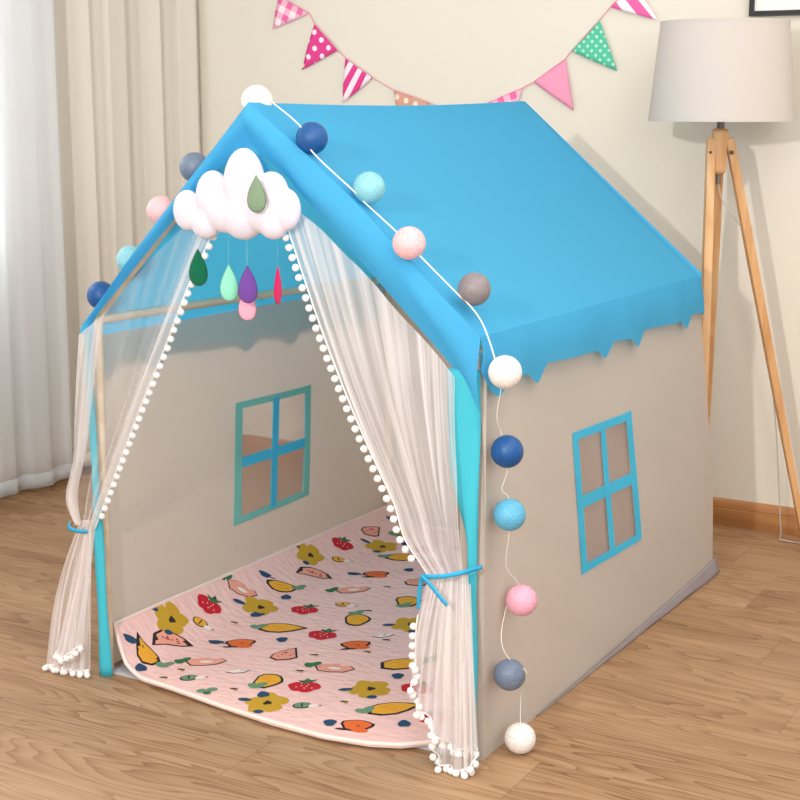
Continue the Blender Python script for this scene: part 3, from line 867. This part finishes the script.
def quiltmat():
    m, nt, out = newmat('pink_quilt'); p = N(nt, 'ShaderNodeBsdfPrincipled'); p.inputs['Roughness'].default_value = .8; p.inputs['Specular IOR Level'].default_value = .25
    p.inputs['Base Color'].default_value = lin(pal['pink'])
    tc = N(nt, 'ShaderNodeTexCoord'); mp = N(nt, 'ShaderNodeMapping'); mp.inputs['Rotation'].default_value = (0, 0, .5); mp.inputs['Scale'].default_value = (34, 60, 1)
    L(nt, tc.outputs['Object'], mp.inputs[0])
    v = N(nt, 'ShaderNodeTexVoronoi'); v.inputs['Scale'].default_value = 1; L(nt, mp.outputs[0], v.inputs['Vector'])
    b = N(nt, 'ShaderNodeBump'); b.inputs['Strength'].default_value = .55; b.inputs['Distance'].default_value = .004; b.invert = True
    L(nt, v.outputs['Distance'], b.inputs['Height']); L(nt, b.outputs[0], p.inputs['Normal']); L(nt, p.outputs[0], out.inputs[0]); return m
mq = quiltmat()
mats = [mq]; mi = {}
for k, c in pal.items():
    mi[k] = len(mats); mats.append(plain('print_'+k, c, .8, spec=.25))
MV = []; MF = []; MM = []
nu, nv = 70, 90
for j in range(nv+1):
    for i in range(nu+1): MV.append(matfn(i/nu, j/nv))
for j in range(nv):
    for i in range(nu): a = j*(nu+1)+i; MF.append((a, a+1, a+nu+2, a+nu+1)); MM.append(0)
lay = [0]
def poly(cx, cy, pts, key, dz=None):
    """printed patch: fan with inner ring, follows the mat surface"""
    lay[0] += 1
    n = len(pts); b = len(MV); z = .0008+.00006*lay[0] if dz is None else dz
    mx_ = sum(p[0] for p in pts)/n; my_ = sum(p[1] for p in pts)/n
    for f in (0, .5, 1.0):
        for p in (pts if f else [(mx_, my_)]):
            tt = max(0, (xl_edge(cy)+.14-cx)/.14); kx = 1/math.sqrt(1+(1.41*tt**1.2)**2)
            x = cx+(mx_+(p[0]-mx_)*f)*kx*1.06; y = cy+(my_+(p[1]-my_)*f)*1.14
            x = max(x, xl_edge(y)+.001); MV.append((x, y, mat_h(x, y)+z))
    for i in range(n):
        k = (i+1) % n
        MF.append((b, b+1+i, b+1+k)); MM.append(mi[key])
        MF.append((b+1+i, b+1+n+i, b+1+n+k, b+1+k)); MM.append(mi[key])
def rot(pts, a): c, s = math.cos(a), math.sin(a); return [(p[0]*c-p[1]*s, p[0]*s+p[1]*c) for p in pts]
def ell(cx, cy, rx, ry, n=14, wob=0.0, seed=0, a=0.0):
    o = []
    for i in range(n):
        t = 2*PI*i/n; k = 1+wob*math.sin(3*t+seed)+wob*.6*math.sin(5*t+seed*2)
        o.append((rx*k*math.cos(t), ry*k*math.sin(t)))
    return [(p[0]+cx, p[1]+cy) for p in rot(o, a)]
def outl(cx, cy, pts, key, g=1.20):
    n = len(pts); mx_ = sum(p[0] for p in pts)/n; my_ = sum(p[1] for p in pts)/n
    lay[0] = 0
    poly(cx, cy, [(mx_+(p[0]-mx_)*g+.0006, my_+(p[1]-my_)*g-.0008) for p in pts], 'blk', .0006)
    poly(cx, cy, pts, key, .0009)
def motif(k, x, y, s, a):
    R = lambda pts: rot([(p[0]*s, p[1]*s) for p in pts], a)
    E = lambda *q, **kw: R(ell(*q, **kw))
    def top(pts, key, dz=.0012): poly(x, y, pts, key, dz)
    if k == 'yflower':
        for i in range(5):
            t = 2*PI*i/5+x*9; top(E(.024*math.cos(t), .026*math.sin(t), .018, .020, wob=.08, seed=i), 'mus', .0006+.0001*i)
        top(E(0, 0, .024, .024), 'mus', .0011); top(E(.002, 0, .008, .009, wob=.2, seed=2), 'blk', .0014)
        top(E(-.046, .006, .014, .007), 'nav'); top(E(.0, -.040, .010, .008), 'nav')
    elif k == 'berry':
        top(E(-.012, .002, .019, .022, wob=.08), 'red', .0010); top(E(.012, .0, .020, .021, wob=.08, seed=2), 'red', .0011)
        top(E(.004, -.014, .015, .014), 'red', .00105)
        for i in range(7):
            t = i*2.4; r = .004+.0022*i; top(E(r*1.2*math.cos(t), r*math.sin(t), .0016, .0020, n=6), 'wht', .0015)
        top(R([(.0, .014), (.014, .020), (.026, .034), (.012, .028), (.004, .040), (-.002, .026), (-.014, .030), (-.006, .018)]), 'grn', .0016)
    elif k in ('pine', 'corn', 'corn2', 'banana', 'pepper', 'pepper2'):
        if k in ('pine',): body = R(ell(0, 0, .032, .020, wob=.05))
        elif k == 'banana': body = R([(-.045, .030), (-.030, .024), (-.012, .020), (.008, .010), (.020, -.006), (.012, -.022), (-.006, -.026), (-.022, -.014), (-.034, .006)])
        elif k.startswith('corn'): body = R([(-.032, -.016), (-.012, -.024), (.012, -.022), (.032, -.010), (.054, .012), (.032, .020), (.008, .024), (-.016, .020), (-.032, .010)])
        else: body = R(ell(0, 0, .024, .030, wob=.07, seed=1))
        outl(x, y, body, 'yel')
        gp = {'pine': (.042, 0), 'banana': (.038, -.020), 'corn': (-.044, -.008), 'corn2': (.058, .014), 'pepper': (-.012, -.032), 'pepper2': (-.002, .036)}[k]
        for i in (-1, 0, 1): top(E(gp[0]+.007*i, gp[1]+.006*(i % 2)+.004*i, .013, .009, a=i*.7), 'sage', .0014+.0001*i)
        top(E(-.006, .006, .010, .0016, n=8), 'gold', .0014); top(E(.008, -.004, .010, .0016, n=8), 'gold', .0014)
    elif k == 'melon':
        outl(x, y, R([(-.034, -.024), (-.034, .004), (-.020, .022), (.0, .026), (.022, .018), (.040, -.006), (.020, -.010), (-.010, -.012)]), 'pea', 1.2)
        for i in range(5): top(E(-.02+.010*i, .004+.006*(i % 2), .0018, .0026, n=6), 'blk', .0014)
        top(E(-.010, .004, .006, .003, n=8), 'red', .0013); top(E(.014, .004, .005, .003, n=8), 'red', .0013)
    elif k in ('slice', 'peach'):
        outl(x, y, R([(-.026, -.006), (-.016, -.022), (.008, -.024), (.022, -.018), (.024, .030), (.0, .022), (-.018, .010)]), 'pea', 1.18)
        for i in range(5): top(E(-.012+.008*i, -.006+.008*(i % 3), .0018, .0024, n=6), 'blk', .0014)
        top(E(.004, .010, .005, .003, n=8), 'red', .0013)
    elif k in ('pear', 'pear2'):
        outl(x, y, R([(-.036, .002), (-.024, -.018), (.0, -.020), (.026, -.014), (.042, .004), (.030, .018), (.014, .012), (.002, .022), (-.018, .016)]), 'pea', 1.08)
        top(E(.004, -.002, .014, .006), 'wht', .0013)
        for i in (-1, 0, 1): top(E(-.046+.006*i, .006+.005*i, .013, .008, a=i*.9), 'grn', .0014+.0001*i)
    elif k == 'orange':
        outl(x, y, R(ell(.002, .006, .026, .020, wob=.08)), 'ora'); top(E(.014, -.014, .016, .009), 'ora', .0012); top(E(-.018, -.016, .014, .004), 'blk', .0011)
        top(E(.006, .002, .004, .003, n=8), 'red', .0013)
    elif k == 'leaf': top(E(0, 0, .017, .010, wob=.12), 'nav'); top(E(.022, -.004, .010, .002, n=8), 'blk')
    elif k == 'dot': top(E(0, 0, .012, .014, wob=.10, seed=x*20), 'nav')
    elif k == 'sprout':
        top(E(-.010, .004, .010, .009), 'sage'); top(E(.010, .006, .011, .009), 'sage', .0013); top(E(0, -.008, .008, .007), 'grn', .0014)
    elif k == 'bug':
        outl(x, y, R(ell(-.006, .002, .015, .012)), 'yel' if (x*97) % 1 > .35 else 'sage', 1.2); top(E(.016, -.004, .010, .008), 'wht', .0012); top(E(-.006, .002, .0016, .011, n=8), 'blk', .0013); top(E(.028, -.004, .004, .0018, n=6), 'blk')
    elif k == 'bird':
        outl(x, y, R([(-.020, -.002), (-.004, -.008), (.014, -.004), (.024, .008), (.010, .004), (.002, .012), (-.008, .004)]), 'wht', 1.15)
    elif k == 'mark':
        top(E(0, 0, .009, .003, n=8, wob=.2), 'blk'); top(E(.006, -.006, .004, .003, n=6), 'mus')
MOT = [('yflower', 0.027, 0.862), ('leaf', 0.03, 0.637), ('melon', 0.088, 0.794), ('pear', 0.04, 0.514), ('pine', 0.078, 0.647), ('dot', 0.119, 0.606), ('berry', 0.047, 0.366), ('yflower', 0.11, 0.499), ('berry', 0.214, 0.548), ('dot', 0.13, 0.452), ('yflower', 0.045, 0.217), ('bug', 0.08, 0.294), ('mark', 0.118, 0.375), ('leaf', 0.05, 0.059), ('corn', 0.232, 0.404), ('dot', 0.288, 0.339), ('melon', 0.088, 0.164), ('leaf', 0.156, 0.247), ('orange', 0.213, 0.264), ('slice', 0.349, 0.258), ('banana', 0.102, 0.069), ('pear', 0.213, 0.128), ('dot', 0.118, 0.012), ('mark', 0.196, 0.061), ('bird', 0.315, 0.115), ('bug', 0.248, 0.034), ('pepper', 0.408, 0.106), ('mark', 0.190, 0.004), ('sprout', 0.325, -0.012), ('mark', 0.369, 0.029), ('berry', 0.499, 0.117), ('dot', 0.445, 0.035), ('yflower', 0.478, 0.0), ('leaf', 0.02, 1.331), ('peach', 0.03, 1.19), ('pepper', 0.085, 1.285), ('dot', 0.153, 1.189), ('berry', 0.035, 1.022), ('yflower', 0.108, 1.125), ('berry', 0.226, 1.161), ('bug', 0.081, 0.94), ('corn', 0.207, 1.071), ('berry', 0.314, 1.056), ('dot', 0.284, 0.975), ('leaf', 0.169, 0.867), ('orange', 0.225, 0.889), ('pear', 0.237, 0.747), ('slice', 0.356, 0.893), ('mark', 0.306, 0.815), ('pepper', 0.412, 0.743), ('bug', 0.285, 0.634), ('pepper2', 0.372, 0.552), ('yflower', 0.507, 0.587), ('berry', 0.354, 0.416), ('bird', 0.486, 0.484), ('orange', 0.464, 0.393), ('mark', 0.51, 0.373), ('corn2', 0.617, 0.345), ('dot', 0.649, 0.278), ('pear2', 0.494, 0.246), ('mark', 0.411, 0.293), ('yflower', 0.633, 0.181), ('berry', 0.723, 0.232), ('bug', 0.56, 0.029), ('dot', 0.655, -0.020), ('orange', 0.71, -0.010), ('corn', 0.726, 0.105), ('dot', 0.794, 0.053), ('mark', 0.622, 0.09), ('berry', 0.832, 0.111), ('mark', 0.508, 0.465), ('mark', 0.438, 0.192), ('mark', 0.361, 0.624), ('mark', 0.447, 0.773),
 ('yflower', .62, .85), ('berry', .55, 1.0), ('corn', .70, .60), ('melon', .80, .45), ('pear', .78, .75), ('dot', .68, .72), ('orange', .86, .30), ('pepper', .45, 1.15), ('berry', .75, .95), ('yflower', .85, 1.15), ('leaf', .60, 1.2), ('pear', .36, 1.26), ('dot', .50, .95)]
for i, (k, x, y) in enumerate(MOT):
    motif(k, x, y, 1.08, .50 + .25*math.sin(i*2.1))
mt = mk('quilted_cover', MV, MF, mq, mat_root, mats=mats, fmat=MM)
# bound edge
edge = []
for i in range(41): edge.append(Vector(matfn(0, 1-i/40)))
for i in range(1, 81): edge.append(Vector(matfn(i/80, 0)))
for i in range(1, 41): edge.append(Vector(matfn(1, i/40)))
for i in range(1, 41): edge.append(Vector(matfn(1-i/40, 1)))
mb = MB(); mb.tube([e+Vector((0, 0, -.002)) for e in edge[:-1]] + [edge[0]+Vector((0, 0, -.002))], .0052, 8, False)
sm(mb.build('bound_edge', plain('pale_pink_binding', (250, 224, 214), .8), mat_root), 60)
# underside so that the mat is a closed padded body
mb = MB()
vv = []; ff = []
for i in range(len(edge)): 
    p = edge[i]; vv += [p+Vector((0, 0, -.002)), Vector((p.x, p.y, max(.0062, p.z-.010)))]
for i in range(len(edge)-1): ff.append((2*i, 2*i+1, 2*i+3, 2*i+2))
mk('padded_side', vv, ff, bpy.data.materials['pale_pink_binding'], mat_root)

# ------------------------------------------------------------------ string of cotton ball lights
def threadball(name, rgb):
    m, nt, out = newmat(name); p = N(nt, 'ShaderNodeBsdfPrincipled'); p.inputs['Roughness'].default_value = .42; p.inputs['Specular IOR Level'].default_value = .5
    tc = N(nt, 'ShaderNodeTexCoord'); c = lin(rgb)
    hs = None
    for i, (rx, ry) in enumerate(((.4, .3), (1.3, 1.0), (2.2, .6))):
        mp = N(nt, 'ShaderNodeMapping'); mp.inputs['Rotation'].default_value = (rx, ry, i*.9); L(nt, tc.outputs['Object'], mp.inputs[0])
        wv = N(nt, 'ShaderNodeTexWave'); wv.inputs['Scale'].default_value = 75; wv.inputs['Distortion'].default_value = 6; wv.inputs['Detail'].default_value = 1.5
        L(nt, mp.outputs[0], wv.inputs['Vector'])
        if hs is None: hs = wv.outputs['Fac']
        else:
            a = N(nt, 'ShaderNodeMath', operation='MAXIMUM'); L(nt, hs, a.inputs[0]); L(nt, wv.outputs['Fac'], a.inputs[1]); hs = a.outputs[0]
    b = N(nt, 'ShaderNodeBump'); b.inputs['Strength'].default_value = .35; b.inputs['Distance'].default_value = .0012
    L(nt, hs, b.inputs['Height']); L(nt, b.outputs[0], p.inputs['Normal'])
    mx = N(nt, 'ShaderNodeMix', data_type='RGBA'); mx.inputs[6].default_value = tuple(q*.74 for q in c[:3])+(1,); mx.inputs[7].default_value = c
    mr = N(nt, 'ShaderNodeMapRange'); mr.inputs[1].default_value = .6; mr.inputs[2].default_value = .95; L(nt, hs, mr.inputs[0]); L(nt, mr.outputs[0], mx.inputs[0])
    L(nt, mx.outputs[2], p.inputs['Base Color']); L(nt, p.outputs[0], out.inputs[0]); return m
bc = {'white': (250, 244, 238), 'navy': (12, 84, 150), 'aqua': (140, 208, 220), 'sky': (98, 184, 220), 'pink': (250, 198, 200), 'rose': (246, 178, 200), 'taupe': (140, 132, 134), 'slate': (112, 128, 150)}
bm_ = {k: threadball('ball_'+k, v) for k, v in bc.items()}
balls = [((.450, .046, 1.306), 'white', 'white ball at the ridge tip'),
 ((.612, .002, 1.233), 'navy', 'dark blue ball high on the roof slope'), ((.734, .018, 1.138), 'aqua', 'pale aqua ball on the roof slope'),
 ((.858, -.041, 1.040), 'pink', 'pink ball on the roof slope'), ((.969, .015, .953), 'taupe', 'grey-brown ball low on the roof slope'),
 ((1.050, -.013, .804), 'white', 'white ball at the eave corner'), ((1.040, .022, .642), 'navy', 'dark blue ball below the eave'),
 ((1.040, .037, .512), 'sky', 'sky blue ball halfway down the wall'), ((1.040, .100, .318), 'rose', 'pink ball low on the wall'),
 ((1.040, .048, .177), 'slate', 'slate grey ball near the floor'), ((1.052, .078, .032), 'white', 'white ball resting on the floor'),
 ((.290, .04, 1.168), 'slate', 'slate grey ball behind the cloud'), ((.198, .04, 1.074), 'pink', 'pink ball on the far roof slope'),
 ((.104, .045, .962), 'aqua', 'aqua ball on the far roof slope'), ((.018, .04, .878), 'navy', 'dark blue ball at the far eave')]
sl = empty('string_lights', (.456, .0, 1.322)); tag(sl, 'string of coloured cotton ball lights over the roof edge and down the front corner', 'string lights')
bmb = MB(); bmb.ball((0, 0, 0), .032, 32, 20); bo = bmb.build('tmp', bm_['white'], None, True); bdat = bo.data; bpy.data.objects.remove(bo)
bdat.name = 'light_ball'
for (p, k, lab) in balls:
    me = bdat.copy(); me.materials.clear(); me.materials.append(bm_[k])
    o = bpy.data.objects.new('light_ball', me); C.objects.link(o); o.parent = sl; o.location = Vector(p)-sl.location; o['label'] = lab
    o.rotation_euler = (random.random()*6, random.random()*6, random.random()*6)
mb = MB()
B = [Vector(b[0]) for b in balls]
right = [(.470, -.006, 1.325), (.53, -.004, 1.275)] 
path = [B[0]+Vector((.026, -.020, .014)), B[1]+Vector((-.012, -.02, .022)), B[1]+Vector((.012, -.02, -.024)), B[2]+Vector((-.02, -.028, -.004)), B[2]+Vector((-.0, -.020, -.026)), B[3]+Vector((-.020, -.014, .022)), B[3]+Vector((.020, -.0, -.020)), B[4]+Vector((-.024, -.026, -.006)), B[4]+Vector((.005, -.024, -.030)), Vector((1.006, -.020, .892)), B[5]+Vector((-.016, -.014, .030)), B[5]+Vector((-.006, -.004, -.032))]
mb.tube(spline(path, 110), .0015, 6)
p2 = [B[5]+Vector((-.006, -.004, -.032)), Vector((1.030, -.004, .715)), B[6]+Vector((-.012, 0, .030)), B[6]+Vector((.002, -.002, -.032)), Vector((1.030, .022, .565)), B[7]+Vector((-.002, 0, .032)), B[7]+Vector((0, 0, -.032)), Vector((1.026, .055, .40)), B[8]+Vector((-.008, 0, .031)), B[8]+Vector((-.028, -.010, -.014)), Vector((1.022, .045, .25)), B[9]+Vector((0, 0, .032)), B[9]+Vector((.031, .008, .012)), B[9]+Vector((.026, .018, -.014)), Vector((1.052, .078, .12)), B[10]+Vector((.0, .0, .032))]
mb.tube(spline(p2, 110), .0009, 6)
p3 = [B[0]+Vector((-.024, .0, -.020)), B[11].lerp(B[0], .5)+Vector((.010, 0, -.018)), B[11]+Vector((.026, 0, .006)), B[11]+Vector((-.006, 0, -.030)), B[12].lerp(B[11], .5)+Vector((.012, 0, -.012)), B[12]+Vector((.026, 0, .006)), B[12]+Vector((-.004, 0, -.030)), B[13].lerp(B[12], .5)+Vector((.010, 0, -.010)), B[13]+Vector((.026, 0, .004)), B[13]+Vector((-.004, 0, -.030)), B[14].lerp(B[13], .5)+Vector((.008, 0, -.006)), B[14]+Vector((.024, 0, .016))]
mb.tube(spline(p3, 90), .0013, 6)
mb.build('cord', m_cord, sl)

# ------------------------------------------------------------------ plush cloud
cl = empty('cloud_plush', (.45, -.05, 1.03)); tag(cl, 'puffy white stuffed cloud fixed over the tent opening', 'cloud')
mb = MB()
for (x, z, r, rz, ry) in ((.328, 1.085, .034, .042, .024), (.394, 1.116, .040, .052, .028), (.374, 1.062, .036, .034, .026), (.472, 1.137, .047, .077, .034), (.468, 1.082, .050, .052, .036),
                           (.425, 1.088, .05, .046, .032), (.538, 1.126, .037, .043, .028), (.515, 1.09, .05, .045, .034), (.572, 1.095, .032, .042, .024), (.541, 1.070, .034, .036, .028)):
    mb.ball((x+.013, -.052, z), 1.0, 24, 16, (r, ry, rz))
co = mb.build('cloud_body', m_cloudw, cl, True)
m_ = co.modifiers.new('remesh', 'REMESH'); m_.mode = 'VOXEL'; m_.voxel_size = .0035; m_.use_smooth_shade = True
m_ = co.modifiers.new('soften', 'SMOOTH'); m_.iterations = 3; m_.factor = .5
# felt raindrops on threads
def drop_(name, P, w_, h_, t_, rgb, label, yaw=0.0, thread_top=1.04, seam=True, squash=0.0):
    root = empty(name, P); tag(root, label, 'raindrop', 'felt raindrops hanging from the cloud')
    n = 24; prof = []
    for i in range(n):
        t = 2*PI*i/n; s_ = math.sin(t/2)
        x = w_/2*math.sin(t)*(s_**1.15)*1.08; z = h_/2*math.cos(t)
        prof.append((x, z))
    vv = [(0, -t_*.5, -.1*h_), (0, t_*.5, -.1*h_)]; ff = []
    rings = [(.55, .85), (.9, .45), (1.0, .12)]
    for sgn in (-1, 1):
        for (f, d) in rings:
            for (x, z) in prof: vv.append((x*f, sgn*t_*.5*d, -.1*h_*(1-f)+z*f))
    for si, sgn in enumerate((-1, 1)):
        b0 = 2+si*3*n
        for i in range(n):
            k = (i+1) % n
            q = [(si, b0+i, b0+k)] + [(b0+r*n+i, b0+(r+1)*n+i, b0+(r+1)*n+k, b0+r*n+k) for r in range(2)]
            ff += [tuple(reversed(f)) for f in q] if sgn < 0 else q
    for i in range(n):
        k = (i+1) % n; ff.append((2+2*n+i, 2+2*n+k, 2+5*n+k, 2+5*n+i))
    c, s = math.cos(yaw), math.sin(yaw)
    vv = [(P[0]+x*c-y*s, P[1]+x*s+y*c, P[2]+z) for (x, y, z) in vv]
    o = mk('felt_body', vv, ff, plain('felt_'+label.split()[0]+label.split()[1], rgb, .95, bump=.5, bscale=600, sheen=.3, spec=.1), root)
    # seam along the edge
    mb = MB(); pts = [(P[0]+x*c*1.01, P[1]+x*s*1.01, P[2]+z) for (x, z) in prof]; mb.tube(pts+[pts[0]], .0009, 5, False)
    mb.build('seam', plain('seam_'+label.split()[0]+label.split()[1], tuple(int(q*.7) for q in rgb), .9), root)
    mb = MB(); mb.tube([(P[0], P[1], P[2]+h_/2-.002), (P[0], P[1], thread_top)], .00010, 4); mb.build('thread', m_thread, root)
YD = 0.52   # drops turn to face the room
drop_('felt_raindrop', (.362, -.050, .968), .046, .076, .010, (14, 104, 72), 'dark green felt raindrop hanging at the left under the cloud', YD, 1.045)
drop_('felt_raindrop', (.440, -.050, .941), .045, .075, .010, (146, 226, 196), 'pale mint green felt raindrop beside the purple one', YD, 1.035)
drop_('felt_raindrop', (.494, -.060, .942), .047, .076, .010, (112, 72, 156), 'purple felt raindrop in front of the pink one', YD, 1.035)
drop_('felt_raindrop', (.470, -.030, .899), .044, .072, .010, (250, 176, 198), 'light pink felt raindrop hanging lowest, behind the purple one', YD, 1.035)
drop_('felt_raindrop', (.561, -.050, .943), .042, .076, .010, (236, 20, 100), 'narrow hot pink felt raindrop seen almost edge-on at the right', YD+1.22, 1.035)
drop_('felt_raindrop', (.548, -.100, 1.127), .044, .072, .010, (126, 150, 122), 'olive green felt raindrop resting on the face of the cloud', YD, 1.17)
